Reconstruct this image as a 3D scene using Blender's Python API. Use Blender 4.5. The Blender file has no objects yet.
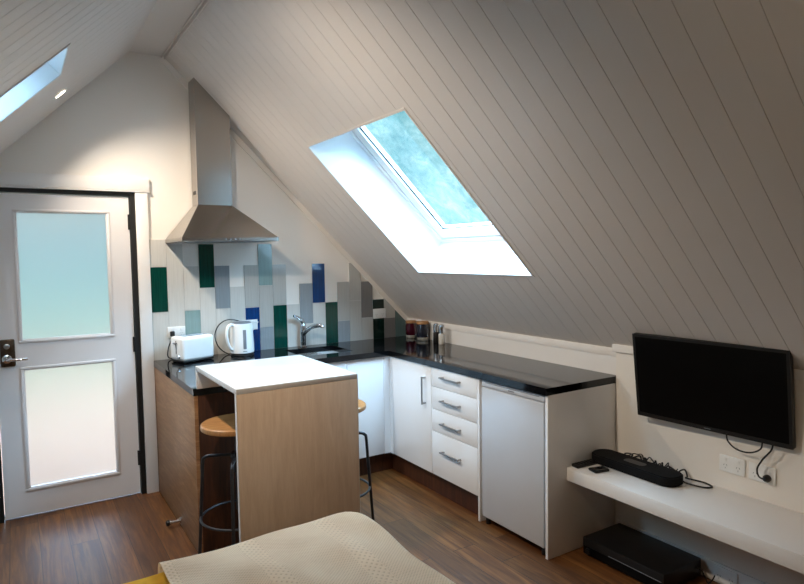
import bpy, bmesh, math, random
from mathutils import Vector, Matrix
random.seed(7)
PI = math.pi
scene = bpy.context.scene
COL = scene.collection

# ------------------------------------------------------------------ materials
def srgb(r, g, b):
    f = lambda c: (c/255/12.92) if c/255 <= .04045 else ((c/255+.055)/1.055)**2.4
    return (f(r), f(g), f(b), 1)

class NT:
    """small node-tree helper"""
    def __init__(s, name):
        s.m = bpy.data.materials.new(name); s.m.use_nodes = True
        s.t = s.m.node_tree; s.n = s.t.nodes
        s.b = s.n['Principled BSDF']; s.out = s.n['Material Output']
    def add(s, kind, **kw):
        n = s.n.new(kind)
        for k, v in kw.items(): setattr(n, k, v)
        return n
    def link(s, a, b): s.t.links.new(a, b)
    def val(s, sock, v):
        if isinstance(v, (int, float, tuple)): sock.default_value = v
        else: s.link(v, sock)
    def math(s, op, a, b=None, c=None):
        n = s.add('ShaderNodeMath', operation=op)
        s.val(n.inputs[0], a)
        if b is not None: s.val(n.inputs[1], b)
        if c is not None: s.val(n.inputs[2], c)
        return n.outputs[0]
    def coords(s, scale=(1, 1, 1), rot=(0, 0, 0)):
        tc = s.add('ShaderNodeTexCoord'); mp = s.add('ShaderNodeMapping')
        mp.inputs['Scale'].default_value = scale; mp.inputs['Rotation'].default_value = rot
        s.link(tc.outputs['Object'], mp.inputs['Vector']); return mp.outputs['Vector']
    def noise(s, vec, scale=5, detail=3, rough=.5, dist=0):
        n = s.add('ShaderNodeTexNoise'); n.inputs['Scale'].default_value = scale
        n.inputs['Detail'].default_value = detail; n.inputs['Roughness'].default_value = rough
        n.inputs['Distortion'].default_value = dist
        if vec is not None: s.link(vec, n.inputs['Vector'])
        return n.outputs['Fac']
    def ramp(s, fac, stops):
        n = s.add('ShaderNodeValToRGB'); e = n.color_ramp.elements
        while len(e) < len(stops): e.new(.5)
        for i, (p, c) in enumerate(stops): e[i].position = p; e[i].color = c
        s.link(fac, n.inputs['Fac']); return n.outputs['Color']
    def mix(s, fac, a, b, mode='MIX'):
        n = s.add('ShaderNodeMix', data_type='RGBA', blend_type=mode)
        s.val(n.inputs[0], fac); s.val(n.inputs[6], a); s.val(n.inputs[7], b)
        return n.outputs[2]
    def bump(s, h, strength=.3, dist=.002):
        n = s.add('ShaderNodeBump'); n.inputs['Strength'].default_value = strength
        n.inputs['Distance'].default_value = dist
        s.link(h, n.inputs['Height']); s.link(n.outputs[0], s.b.inputs['Normal']); return n

def plain(name, col, rough=.5, metal=0, coat=0, var=.03, scale=8, bump=0, spec=.5):
    t = NT(name)
    c2 = tuple(min(1, x*(1-var*2)) for x in col[:3])+(1,)
    v = t.coords()
    f = t.noise(v, scale, 4)
    t.link(t.ramp(f, [(.3, c2), (.7, col)]), t.b.inputs['Base Color'])
    t.b.inputs['Roughness'].default_value = rough
    t.b.inputs['Metallic'].default_value = metal
    t.b.inputs['Coat Weight'].default_value = coat
    t.b.inputs['Coat Roughness'].default_value = .08
    t.b.inputs['Specular IOR Level'].default_value = spec
    if bump: t.bump(t.noise(v, scale*12, 3), bump, .001)
    return t.m

def wood(name, cols, stretch=(12, 1, 12), scale=3, rough=.45, coat=0, bump=.15, figure=1.5):
    t = NT(name); v = t.coords(stretch)
    f = t.noise(v, scale, 6, .6, figure)
    g = t.noise(v, scale*7, 3, .6, .5)
    f = t.math('MULTIPLY_ADD', g, .35, t.math('MULTIPLY', f, .75))
    n = len(cols)
    t.link(t.ramp(f, [(.3+.45*i/(n-1), c) for i, c in enumerate(cols)]), t.b.inputs['Base Color'])
    t.b.inputs['Roughness'].default_value = rough; t.b.inputs['Coat Weight'].default_value = coat
    t.bump(g, bump, .0006)
    return t.m

def brushed(name, col, rough=.3, stretch=(1, 1, 60)):
    t = NT(name); v = t.coords(stretch)
    f = t.noise(v, 6, 3)
    t.b.inputs['Base Color'].default_value = col; t.b.inputs['Metallic'].default_value = 1
    r = t.math('MULTIPLY_ADD', f, .016, rough-.008); t.link(r, t.b.inputs['Roughness'])
    return t.m

def floor_mat():
    t = NT('floorboards'); tc = t.add('ShaderNodeTexCoord')
    sep = t.add('ShaderNodeSeparateXYZ'); t.link(tc.outputs['Object'], sep.inputs[0])
    x, y = sep.outputs[0], sep.outputs[1]
    W, Ln = .1433, 1.9
    px = t.math('DIVIDE', t.math('ADD', x, 2.767+W*20), W)
    ix = t.math('FLOOR', px); fx = t.math('FRACT', px)
    wn = t.add('ShaderNodeTexWhiteNoise', noise_dimensions='1D'); t.link(ix, wn.inputs['W'])
    py = t.math('ADD', t.math('DIVIDE', y, Ln), t.math('MULTIPLY', wn.outputs['Value'], 7.3))
    iy = t.math('FLOOR', py); fy = t.math('FRACT', py)
    wn2 = t.add('ShaderNodeTexWhiteNoise', noise_dimensions='2D')
    cb = t.add('ShaderNodeCombineXYZ'); t.link(ix, cb.inputs[0]); t.link(iy, cb.inputs[1])
    t.link(cb.outputs[0], wn2.inputs['Vector'])
    rnd = wn2.outputs['Value']
    # grain coordinates shifted per board
    cg = t.add('ShaderNodeCombineXYZ')
    t.link(t.math('MULTIPLY', x, 22), cg.inputs[0]); t.link(t.math('MULTIPLY', y, 1.3), cg.inputs[1])
    t.link(t.math('MULTIPLY', rnd, 40), cg.inputs[2])
    g1 = t.noise(cg.outputs[0], 1.3, 6, .62, 1.2)
    g2 = t.noise(cg.outputs[0], 7, 4, .6, .4)
    f = t.math('ADD', t.math('MULTIPLY', g1, .7), t.math('MULTIPLY', g2, .3))
    base = t.ramp(f, [(.3, srgb(70, 40, 18)), (.45, srgb(96, 58, 28)), (.56, srgb(120, 78, 40)), (.72, srgb(150, 104, 60))])
    tint = t.ramp(rnd, [(0, (.66, .60, .54, 1)), (.35, (.86, .82, .76, 1)), (.7, (1, .96, .9, 1)), (1, (1.0, .88, .72, 1))])
    c = t.mix(1.0, base, tint, 'MULTIPLY')
    e1 = t.math('LESS_THAN', t.math('MINIMUM', fx, t.math('SUBTRACT', 1, fx)), .010)
    e2 = t.math('LESS_THAN', t.math('MINIMUM', fy, t.math('SUBTRACT', 1, fy)), .0010)
    e = t.math('MAXIMUM', e1, e2)
    t.link(t.mix(e, c, srgb(38, 24, 14)), t.b.inputs['Base Color'])
    t.link(t.math('MULTIPLY_ADD', g2, .2, .33), t.b.inputs['Roughness'])
    t.bump(t.math('SUBTRACT', t.math('MULTIPLY', g2, .25), e), .25, .001)
    return t.m

def glass_sky():
    """clear skylight pane: aqua tint with condensation"""
    t = NT('skylight_glass'); v = t.coords()
    tr = t.add('ShaderNodeBsdfTransparent'); gl = t.add('ShaderNodeBsdfGlossy')
    gl.inputs['Roughness'].default_value = .05
    f = t.noise(v, 9, 7, .7, .6)
    t.link(t.ramp(f, [(.35, (.72, .88, .9, 1)), (.65, (.96, 1, 1, 1))]), tr.inputs['Color'])
    mx = t.add('ShaderNodeMixShader'); mx.inputs[0].default_value = .05
    t.link(tr.outputs[0], mx.inputs[1]); t.link(gl.outputs[0], mx.inputs[2])
    t.link(mx.outputs[0], t.out.inputs['Surface'])
    return t.m

def glass_frost():
    t = NT('frosted_glass'); v = t.coords()
    tl = t.add('ShaderNodeBsdfTranslucent'); tl.inputs['Color'].default_value = (.13, .15, .15, 1)
    rf = t.add('ShaderNodeBsdfRefraction'); rf.inputs['Roughness'].default_value = .62
    rf.inputs['IOR'].default_value = 1.3; rf.inputs['Color'].default_value = (.86, .88, .89, 1)
    gl = t.add('ShaderNodeBsdfGlossy'); gl.inputs['Roughness'].default_value = .25
    m1 = t.add('ShaderNodeMixShader'); m1.inputs[0].default_value = .84
    t.link(tl.outputs[0], m1.inputs[1]); t.link(rf.outputs[0], m1.inputs[2])
    m2 = t.add('ShaderNodeMixShader'); m2.inputs[0].default_value = .06
    t.link(m1.outputs[0], m2.inputs[1]); t.link(gl.outputs[0], m2.inputs[2])
    t.link(m2.outputs[0], t.out.inputs['Surface'])
    return t.m

def knit(name, c1, c2):
    t = NT(name); v = t.coords(); sep = t.add('ShaderNodeSeparateXYZ'); t.link(v, sep.inputs[0])
    x, y = sep.outputs[0], sep.outputs[1]
    k = 2*PI/.0125
    a = t.math('SINE', t.math('MULTIPLY', x, k)); b = t.math('SINE', t.math('MULTIPLY', y, k))
    waf = t.math('MULTIPLY', a, b)
    # diamond bands and ribs every 0.28 m
    band = t.math('FRACT', t.math('DIVIDE', t.math('ADD', x, 10.02), .29))
    inb = t.math('LESS_THAN', band, .22)
    d1 = t.math('SINE', t.math('MULTIPLY', t.math('ADD', x, y), 2*PI/.024))
    d2 = t.math('SINE', t.math('MULTIPLY', t.math('SUBTRACT', x, y), 2*PI/.024))
    dia = t.math('MAXIMUM', d1, d2)
    h = t.math('ADD', t.math('MULTIPLY', waf, t.math('SUBTRACT', 1, inb)), t.math('MULTIPLY', dia, inb))
    rib = t.math('LESS_THAN', t.math('ABSOLUTE', t.math('SUBTRACT', band, .24)), .028)
    h2 = t.math('ADD', h, t.math('MULTIPLY', rib, 1.2))
    n = t.noise(v, 5, 5, .6)
    base = t.ramp(n, [(.3, c1), (.7, c2)])
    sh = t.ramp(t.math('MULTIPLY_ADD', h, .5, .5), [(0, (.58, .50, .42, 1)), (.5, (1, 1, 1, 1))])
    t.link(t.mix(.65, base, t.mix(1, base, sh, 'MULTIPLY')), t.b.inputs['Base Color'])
    t.b.inputs['Roughness'].default_value = .95; t.b.inputs['Specular IOR Level'].default_value = .1
    t.b.inputs['Sheen Weight'].default_value = .3
    t.bump(h2, .5, .0012)
    return t.m

def tile_mat(name, col, dark=.75, rough=.12):
    t = NT(name); v = t.coords((70, 1, 3))
    f = t.noise(v, 1.5, 4, .6, .4)
    w = t.noise(t.coords((1, 1, 1)), 6, 2)
    t.link(t.ramp(f, [(.3, tuple(c*dark for c in col[:3])+(1,)), (.65, col)]), t.b.inputs['Base Color'])
    t.b.inputs['Roughness'].default_value = rough; t.b.inputs['Coat Weight'].default_value = .4
    t.bump(t.math('ADD', t.math('MULTIPLY', f, .3), w), .12, .003)
    return t.m

M = {}
M['ceiling'] = plain('ceiling_paint', srgb(214, 208, 203), .42, var=.01, scale=3)
M['groove'] = plain('ceiling_groove', srgb(190, 182, 176), .7, var=.01)
M['wall'] = plain('wall_paint', srgb(233, 227, 219), .55, var=.01, scale=3)
M['wallfront'] = plain('stone_wall_paint', srgb(150, 138, 124), .6, var=.01)
M['trim'] = plain('white_gloss_trim', srgb(232, 228, 224), .28, var=.01)
M['reveal'] = plain('reveal_paint', srgb(238, 240, 242), .5, var=.005)
M['floor'] = floor_mat()
M['cab'] = plain('white_cabinet_gloss', srgb(236, 236, 237), .16, var=.005, coat=.2)
M['fridge'] = plain('fridge_enamel', srgb(196, 199, 205), .35, var=.01)
M['granite'] = plain('black_granite', srgb(17, 18, 21), .06, var=.35, scale=300, coat=0, spec=.38)
M['oak'] = wood('pale_oak_laminate', [srgb(208, 178, 150), srgb(220, 192, 165), srgb(230, 205, 180)], (14, 14, 1.2), 2.2, .4, bump=.05, figure=.8)
M['oak_lit'] = wood('oak_laminate_lit', [srgb(208, 200, 194), srgb(216, 209, 204), srgb(222, 217, 213)], (2, 14, 10), 2.2, .3, bump=.04, coat=.2)  # lighter copy of the table oak, skylight brightness put into the colour
M['panel'] = wood('oak_veneer_panel', [srgb(122, 82, 50), srgb(150, 106, 68), srgb(178, 134, 94)], (1, 1.1, 12), 2.4, .4, bump=.1)
M['walnut_and_shade'] = wood('dark_walnut_and_shaded_oak', [srgb(42, 22, 13), srgb(64, 34, 20), srgb(84, 48, 28)], (12, 12, 1), 2.5, .42)  # kickboard brown; also the peninsula back panel, with shade in its colour
M['seat'] = wood('varnished_timber_seat', [srgb(140, 90, 48), srgb(176, 122, 72), srgb(198, 146, 92)], (3, 22, 3), 2.0, .35, coat=.2)
M['lid'] = wood('bamboo_lid', [srgb(150, 104, 62), srgb(188, 144, 96)], (3, 20, 3), 2.0, .5)
M['steel'] = brushed('brushed_steel', (.40, .375, .35, 1), .27)
M['chrome'] = plain('chrome', (.75, .76, .78, 1), .1, metal=1, var=.01)
M['handle'] = plain('satin_nickel', (.38, .37, .36, 1), .28, metal=1, var=.02)
M['sink'] = brushed('sink_steel', (.6, .62, .62, 1), .22, (60, 1, 1))
M['bronze'] = plain('dark_bronze', (.16, .12, .09, 1), .35, metal=1, var=.15, scale=40)
M['iron'] = plain('dark_iron', (.07, .07, .075, 1), .38, metal=.8, var=.15, scale=30)
M['black'] = plain('black_plastic', srgb(16, 16, 17), .4, var=.1)
M['blackgloss'] = plain('black_screen', (.002, .002, .0022, 1), .3, var=.02, spec=.12)
M['fabric'] = plain('black_speaker_cloth', srgb(18, 18, 20), .9, var=.2, scale=400, bump=.3, spec=.2)
M['seal'] = plain('black_door_frame', srgb(14, 13, 13), .6, var=.1)
M['door'] = plain('door_paint', srgb(232, 228, 227), .38, var=.01)
M['white'] = plain('white_plastic', srgb(236, 236, 234), .3, var=.01)
M['grey'] = plain('grey_plastic', srgb(120, 122, 126), .35, var=.03)
M['windowgrey'] = plain('kettle_gauge_plastic', srgb(130, 134, 140), .2, var=.05)
M['maroon'] = plain('maroon_glaze', srgb(78, 14, 34), .1, coat=.6, var=.08)
M['slate'] = plain('slate_glaze', srgb(44, 46, 58), .1, coat=.6, var=.08)
M['cream'] = plain('cream_stoneware', srgb(186, 180, 168), .55, var=.05)
M['pepper'] = plain('peppercorns', srgb(26, 22, 20), .6, var=.4, scale=200)
M['salt'] = plain('salt_grains', srgb(214, 208, 198), .7, var=.05, scale=200)
M['yellow'] = plain('mustard_blanket_cloth', srgb(240, 188, 66), .9, var=.08, scale=30, bump=.4, spec=.15)
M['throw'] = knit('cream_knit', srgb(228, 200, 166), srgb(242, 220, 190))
M['sheet'] = plain('mattress_ticking', srgb(208, 204, 198), .9, var=.02)
M['tile_white'] = tile_mat('white_glazed_tile', srgb(212, 209, 202), .9)
M['tile_green'] = tile_mat('green_glazed_tile', srgb(8, 72, 62), .55)
M['tile_darkgreen'] = tile_mat('dark_green_tile', srgb(12, 40, 34), .6)
M['tile_blue'] = tile_mat('blue_glazed_tile', srgb(0, 62, 122), .6)
M['tile_grey'] = tile_mat('grey_glazed_tile', srgb(150, 157, 161), .88)
M['tile_darkgrey'] = tile_mat('dark_grey_tile', srgb(124, 122, 120), .88)
M['tile_teal'] = tile_mat('pale_teal_tile', srgb(138, 164, 162), .85)
M['tile_slate'] = tile_mat('slate_teal_tile', srgb(98, 120, 118), .85)
M['tile_light'] = tile_mat('light_grey_tile', srgb(186, 184, 178), .9)
M['grout'] = plain('grout', srgb(206, 204, 200), .8, var=.02)
M['skyglass'] = glass_sky(); M['frost'] = glass_frost()
M['deck'] = plain('outdoor_deck', srgb(124, 87, 58), .8, var=.1)
M['hedge'] = plain('outdoor_hedge', srgb(88, 116, 84), .9, var=.2, scale=3)
def lampm():
    t = NT('led_diffuser'); t.b.inputs['Base Color'].default_value = (1, 1, 1, 1)
    t.b.inputs['Emission Color'].default_value = (1, .86, .66, 1); t.b.inputs['Emission Strength'].default_value = 12
    return t.m
M['led'] = lampm()

# ------------------------------------------------------------------ mesh helpers
class MB:
    def __init__(s): s.bm = bmesh.new(); s.mats = []
    def mi(s, mat):
        if mat is None: return 0
        if mat not in s.mats: s.mats.append(mat)
        return s.mats.index(mat)
    def box(s, x0, x1, y0, y1, z0, z1, bevel=0, mat=None, M4=None, seg=2):
        if x0 > x1: x0, x1 = x1, x0
        if y0 > y1: y0, y1 = y1, y0
        if z0 > z1: z0, z1 = z1, z0
        b = bmesh.new()
        bmesh.ops.create_cube(b, size=1)
        for v in b.verts:
            v.co = Vector((x0+(v.co.x+.5)*(x1-x0), y0+(v.co.y+.5)*(y1-y0), z0+(v.co.z+.5)*(z1-z0)))
        if bevel: bmesh.ops.bevel(b, geom=b.edges[:], offset=bevel, segments=seg, affect='EDGES', profile=.5)
        s._merge(b, mat, M4); return s
    def _merge(s, b, mat=None, M4=None, smooth=None):
        k = s.mi(mat)
        if M4 is not None: bmesh.ops.transform(b, matrix=M4, verts=b.verts)
        vm = {}
        for v in b.verts: vm[v] = s.bm.verts.new(v.co)
        for f in b.faces:
            try: nf = s.bm.faces.new([vm[v] for v in f.verts])
            except ValueError: continue
            nf.material_index = k; nf.smooth = True
        b.free()
    def poly(s, pts, mat=None):
        f = s.bm.faces.new([s.bm.verts.new(p) for p in pts]); f.material_index = s.mi(mat); f.smooth = True
        return s
    def hexa(s, A, B, mat=None):
        """prism between two matching polygons"""
        k = s.mi(mat)
        a = [s.bm.verts.new(p) for p in A]; b = [s.bm.verts.new(p) for p in B]; n = len(a)
        fs = [s.bm.faces.new(a), s.bm.faces.new(b[::-1])]
        for i in range(n): fs.append(s.bm.faces.new([a[i], b[i], b[(i+1) % n], a[(i+1) % n]]))
        for f in fs: f.material_index = k; f.smooth = True
        return s
    def prism(s, pts, axis, c0, c1, mat=None):
        """pts 2D polygon in the plane normal to axis"""
        def P(p, c):
            return {'y': (p[0], c, p[1]), 'x': (c, p[0], p[1]), 'z': (p[0], p[1], c)}[axis]
        return s.hexa([P(p, c0) for p in pts], [P(p, c1) for p in pts], mat)
    def tube(s, path, r, n=10, mat=None, closed=False, M4=None):
        b = bmesh.new(); P = [Vector(p) for p in path]; m = len(P)
        rs = r if isinstance(r, (list, tuple)) else [r]*m
        T = []
        for i in range(m):
            if closed: d = P[(i+1) % m]-P[i-1]
            else: d = P[min(i+1, m-1)]-P[max(i-1, 0)]
            T.append(d.normalized())
        u = T[0].orthogonal().normalized(); rings = []
        for i in range(m):
            u = (u-T[i]*u.dot(T[i])).normalized(); w = T[i].cross(u)
            rings.append([b.verts.new(P[i]+(u*math.cos(2*PI*k/n)+w*math.sin(2*PI*k/n))*rs[i]) for k in range(n)])
        for i in range(m if closed else m-1):
            A, B = rings[i], rings[(i+1) % m]
            off = 0
            if closed and i == m-1:
                off = min(range(n), key=lambda o: (A[0].co-B[o].co).length)
            for k in range(n): b.faces.new([A[k], A[(k+1) % n], B[(k+1+off) % n], B[(k+off) % n]])
        if not closed:
            b.faces.new(rings[0][::-1]); b.faces.new(rings[-1])
        s._merge(b, mat, M4); return s
    def lathe(s, prof, c=(0, 0, 0), n=32, mat=None, M4=None, cap=True):
        b = bmesh.new(); rings = []
        for r, z in prof:
            rings.append([b.verts.new((c[0]+r*math.cos(2*PI*k/n), c[1]+r*math.sin(2*PI*k/n), c[2]+z)) for k in range(n)])
        for A, B in zip(rings, rings[1:]):
            for k in range(n): b.faces.new([A[k], A[(k+1) % n], B[(k+1) % n], B[k]])
        if cap:
            b.faces.new(rings[0][::-1]); b.faces.new(rings[-1])
        s._merge(b, mat, M4); return s
    def cells(s, us, vs, inside, c0, c1, axis='z', mat=None):
        """slab made of the grid cells for which inside(u,v) holds, clean manifold"""
        b = bmesh.new(); V = {}
        def P(u, v, c): return {'z': (u, v, c), 'y': (u, c, v), 'x': (c, u, v)}[axis]
        def vt(i, j, k):
            if (i, j, k) not in V: V[i, j, k] = b.verts.new(P(us[i], vs[j], (c0, c1)[k]))
            return V[i, j, k]
        ok = {(i, j): inside((us[i]+us[i+1])/2, (vs[j]+vs[j+1])/2) for i in range(len(us)-1) for j in range(len(vs)-1)}
        for (i, j), o in ok.items():
            if not o: continue
            b.faces.new([vt(i, j, 1), vt(i+1, j, 1), vt(i+1, j+1, 1), vt(i, j+1, 1)])
            b.faces.new([vt(i, j+1, 0), vt(i+1, j+1, 0), vt(i+1, j, 0), vt(i, j, 0)])
            for di, dj, e in ((-1, 0, ((i, j+1), (i, j))), (1, 0, ((i+1, j), (i+1, j+1))), (0, -1, ((i, j), (i+1, j))), (0, 1, ((i+1, j+1), (i, j+1)))):
                if not ok.get((i+di, j+dj)):
                    (a1, b1), (a2, b2) = e
                    b.faces.new([vt(a1, b1, 0), vt(a2, b2, 0), vt(a2, b2, 1), vt(a1, b1, 1)])
        bmesh.ops.recalc_face_normals(b, faces=b.faces)
        s._merge(b, mat); return s
    def build(s, name, mat=None, parent=None, world=True, recalc=True, sharp=35):
        if recalc: bmesh.ops.recalc_face_normals(s.bm, faces=s.bm.faces)
        if world and parent is not None:
            o = chain_loc(parent)
            for v in s.bm.verts: v.co -= o
        me = bpy.data.meshes.new(name); s.bm.to_mesh(me); s.bm.free()
        if s.mats:
            for m in s.mats: me.materials.append(M[m])
        elif mat: me.materials.append(M[mat])
        me.set_sharp_from_angle(angle=math.radians(sharp))
        ob = bpy.data.objects.new(name, me); COL.objects.link(ob)
        if parent is not None: ob.parent = parent
        return ob
def chain_loc(o):
    v = Vector((0, 0, 0))
    while o is not None: v += o.location; o = o.parent
    return v
def tag(o, label=None, cat=None, group=None, kind=None):
    if label: o['label'] = label
    if cat: o['category'] = cat
    if group: o['group'] = group
    if kind: o['kind'] = kind
    return o
def thing(name, label, cat, loc=(0, 0, 0), group=None, kind=None):
    o = bpy.data.objects.new(name, None); COL.objects.link(o); o.location = loc; o.empty_display_size = .1
    return tag(o, label, cat, group, kind)
def box(*a, **k): return MB().box(*a, **k)
def rotz(a, c=(0, 0, 0)):
    c = Vector(c); return Matrix.Translation(c) @ Matrix.Rotation(a, 4, 'Z') @ Matrix.Translation(-c)
def smooth_path(pts, sub=6):
    P = [Vector(p) for p in pts]; out = []
    for i in range(len(P)-1):
        p0, p1, p2, p3 = P[max(i-1, 0)], P[i], P[i+1], P[min(i+2, len(P)-1)]
        for k in range(sub):
            t = k/sub
            out.append(.5*((2*p1)+(p2-p0)*t+(2*p0-5*p1+4*p2-p3)*t*t+(-p0+3*p1-3*p2+p3)*t**3))
    out.append(P[-1]); return out

# ------------------------------------------------------------------ room constants
ZK, ZT = 1.0495, 2.932           # knee-wall top, flat ceiling height
AR, AL = .7767, .7702            # pitch of the right and left slopes
XR, XL = -(ZT-ZK)/math.tan(AR), -2.127
YF = -5.3                        # front wall
def PR(s, y, d): return Vector((-s*math.cos(AR)+d*math.sin(AR), y, ZK+s*math.sin(AR)+d*math.cos(AR)))
def PL(s, y, d): return Vector((XL-s*math.cos(AL)-d*math.sin(AL), y, ZT-s*math.sin(AL)+d*math.cos(AL)))
SR = (ZT-ZK)/math.sin(AR)
SL = (ZT-ZK)/math.sin(AL)
XLW = XL-SL*math.cos(AL)
HR = (.5955, 1.7377, -1.9203, -.8075)     # skylight opening on the right slope: s0,s1,y0,y1
HL = (.6456, 1.79, -1.4262, -.9583)       # and on the left

# ------------------------------------------------------------------ ceiling (boards are real strips with recessed grooves)
def slope(mb, P, s0, s1, hole, phase, pitch):
    g, dp = .0013, .0022
    ys = []; k = math.floor((YF-phase)/pitch); y = phase+k*pitch
    while y < 0:
        a, b = max(y, YF), min(y+pitch, 0)
        if b-a > 1e-4: ys.append((a, b))
        y += pitch
    def strip(ya, yb, sa, sb, d, mat):
        mb.poly([P(sa, ya, d), P(sb, ya, d), P(sb, yb, d), P(sa, yb, d)], mat)
    def clip(ya, yb, d, mat):
        if yb-ya < 1e-5: return
        if hole is None: strip(ya, yb, s0, s1, d, mat); return
        cuts = sorted({ya, yb}|{c for c in hole[2:] if ya < c < yb})
        for a, b in zip(cuts, cuts[1:]):
            if hole[2] < (a+b)/2 < hole[3]:
                strip(a, b, s0, hole[0], d, mat); strip(a, b, hole[1], s1, d, mat)
            else: strip(a, b, s0, s1, d, mat)
    for a, b in ys:
        clip(a+g, b-g, 0, 'ceiling'); clip(a-g if a > YF else a, a+g, dp, 'groove')
        for yy, sg in ((a+g, 1), (b-g, -1)):
            for sa, sb in (((s0, hole[0]), (hole[1], s1)) if hole and hole[2] < yy < hole[3] else ((s0, s1),)):
                mb.poly([P(sa, yy, 0), P(sb, yy, 0), P(sb, yy, dp), P(sa, yy, dp)], 'ceiling')
    # roof build-up behind the boards, framing the opening
    def blk(sa, sb, ya, yb, d0=.006, d1=.30):
        mb.hexa([P(sa, ya, d0), P(sb, ya, d0), P(sb, yb, d0), P(sa, yb, d0)], [P(sa, ya, d1), P(sb, ya, d1), P(sb, yb, d1), P(sa, yb, d1)], 'ceiling')
    if hole:
        r = .001
        blk(s0-.3, s1+.1, YF-.1, hole[2]-r); blk(s0-.3, s1+.1, hole[3]+r, .1)
        blk(s0-.3, hole[0]-r, hole[2]-r, hole[3]+r); blk(hole[1]+r, s1+.1, hole[2]-r, hole[3]+r)
mb = MB()
slope(mb, PR, 0, SR, HR, -3.001, .1034)
slope(mb, lambda s, y, d: PL(s, y, d), 0, SL, HL, -2.431, .1055)
# flat strip along the ridge, boards running across
y = -3.001-.1034*30
while y < 0:
    a, b = max(y, YF), min(y+.1034, 0)
    if b > a:
        mb.poly([(XL, a+.002, ZT), (XR, a+.002, ZT), (XR, b-.002, ZT), (XL, b-.002, ZT)], 'ceiling')
        mb.poly([(XL, b-.002, ZT+.003), (XR, b-.002, ZT+.003), (XR, b+.002, ZT+.003), (XL, b+.002, ZT+.003)], 'groove')
    y += .1034
mb.box(XL-.25, XR+.25, YF-.1, .1, ZT+.02, ZT+.3, mat='ceiling')
ceil = mb.build('ceiling', recalc=False); tag(ceil, kind='structure')

# ------------------------------------------------------------------ walls and floor
DX0, DX1, DZ = -2.975, -2.128, 2.027      # door opening
def roofz(x):
    if x > XR: return ZK-x*math.tan(AR)
    if x < XL: return ZT+(x-XL)*math.tan(AL)
    return ZT
e = .015
mb = MB()
xs = [XLW-.1, XLW, DX0]
def gpoly(xa, xb, z0):
    pts = [(xa, z0), (xb, z0)]
    mids = [x for x in (XR, XL) if xa < x < xb]
    pts += [(x, roofz(x)+e) for x in [xb]+sorted(mids, reverse=True)+[xa]]
    return pts
mb.prism(gpoly(XLW-.02, DX0, 0), 'y', 0, .12)
mb.prism(gpoly(DX0, DX1, DZ), 'y', 0, .12)
mb.prism(gpoly(DX1, .02, 0), 'y', 0, .12)
tag(mb.build('wall_back', 'wall'), kind='structure')
mb = MB(); mb.prism(gpoly(XLW-.02, .02, 0), 'y', YF-.12, YF); tag(mb.build('wall_front', 'wallfront'), kind='structure')
tag(box(XLW-.12, XLW, YF-.1, .1, 0, ZK+.01).build('wall_left', 'wall'), kind='structure')
mb = MB(); mb.box(0, .12, -2.19, .1, 0, ZK+.03); mb.box(-.03, .12, YF-.1, -2.1675, 0, ZK+.045)
tag(mb.build('wall_right', 'wall'), kind='structure')
tag(box(XLW-.1, .1, YF-.1, .1, -.05, 0).build('floor', 'floor'), kind='structure')

# trims (cornice on the gable, board cap on the knee walls, architraves, skirting)
def trim(name, mb, mat='trim'): return tag(mb.build(name, mat), kind='structure')
mb = MB()
w = .036
off = Vector((-math.sin(AR), 0, -math.cos(AR)))*w
A = PR(0, 0, 0); B = PR(SR, 0, 0)
mb.hexa([A, B, B+off, A+off], [p+Vector((0, -.012, 0)) for p in (A, B, B+off, A+off)])
trim('trim_1', mb, 'wall')
mb = MB().box(-.012, .001, -2.167, 0, 1.003, ZK, .002).box(-.008, 0, -2.167, 0, .9, 1.003)
trim('trim_2', mb)
mb = MB().box(-.043, -.029, -5.3, -2.150, 1.037, 1.078, .002)
trim('trim_3', mb)
mb = MB().box(DX0-.09, -2.040, -.022, 0, DZ+.008, 2.116, .002).box(DX0-.11, -2.036, -.026, 0, DZ-.002, DZ+.006, .001)
trim('trim_4', mb)                                                     # door head
trim('trim_5', MB().box(-2.128, -2.052, -.02, 0, 0, DZ-.002, .003))      # right architrave
trim('trim_6', MB().box(DX0-.076, DX0, -.02, 0, 0, DZ-.002, .003))
ridge = MB().tube([(XR-.012, YF, ZT-.006), (XR-.012, 0, ZT-.004)], .005, 8).tube([(XR+.006, YF, ZT-.02), (XR+.006, 0, ZT-.014)], .005, 8)
trim('trim_7', ridge, 'ceiling')
mb = MB().box(-.045, -.03, -5.3, -2.19, 0, .095, .003); tag(mb.build('baseboard_right', 'trim'), kind='structure')
mb = MB().box(XLW, XLW+.015, -5.3, 0, 0, .095, .003); tag(mb.build('baseboard_left', 'trim'), kind='structure')
mb = MB().box(XLW+.015, DX0-.077, -.015, 0, 0, .095, .003); tag(mb.build('baseboard_back', 'trim'), kind='structure')

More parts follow.
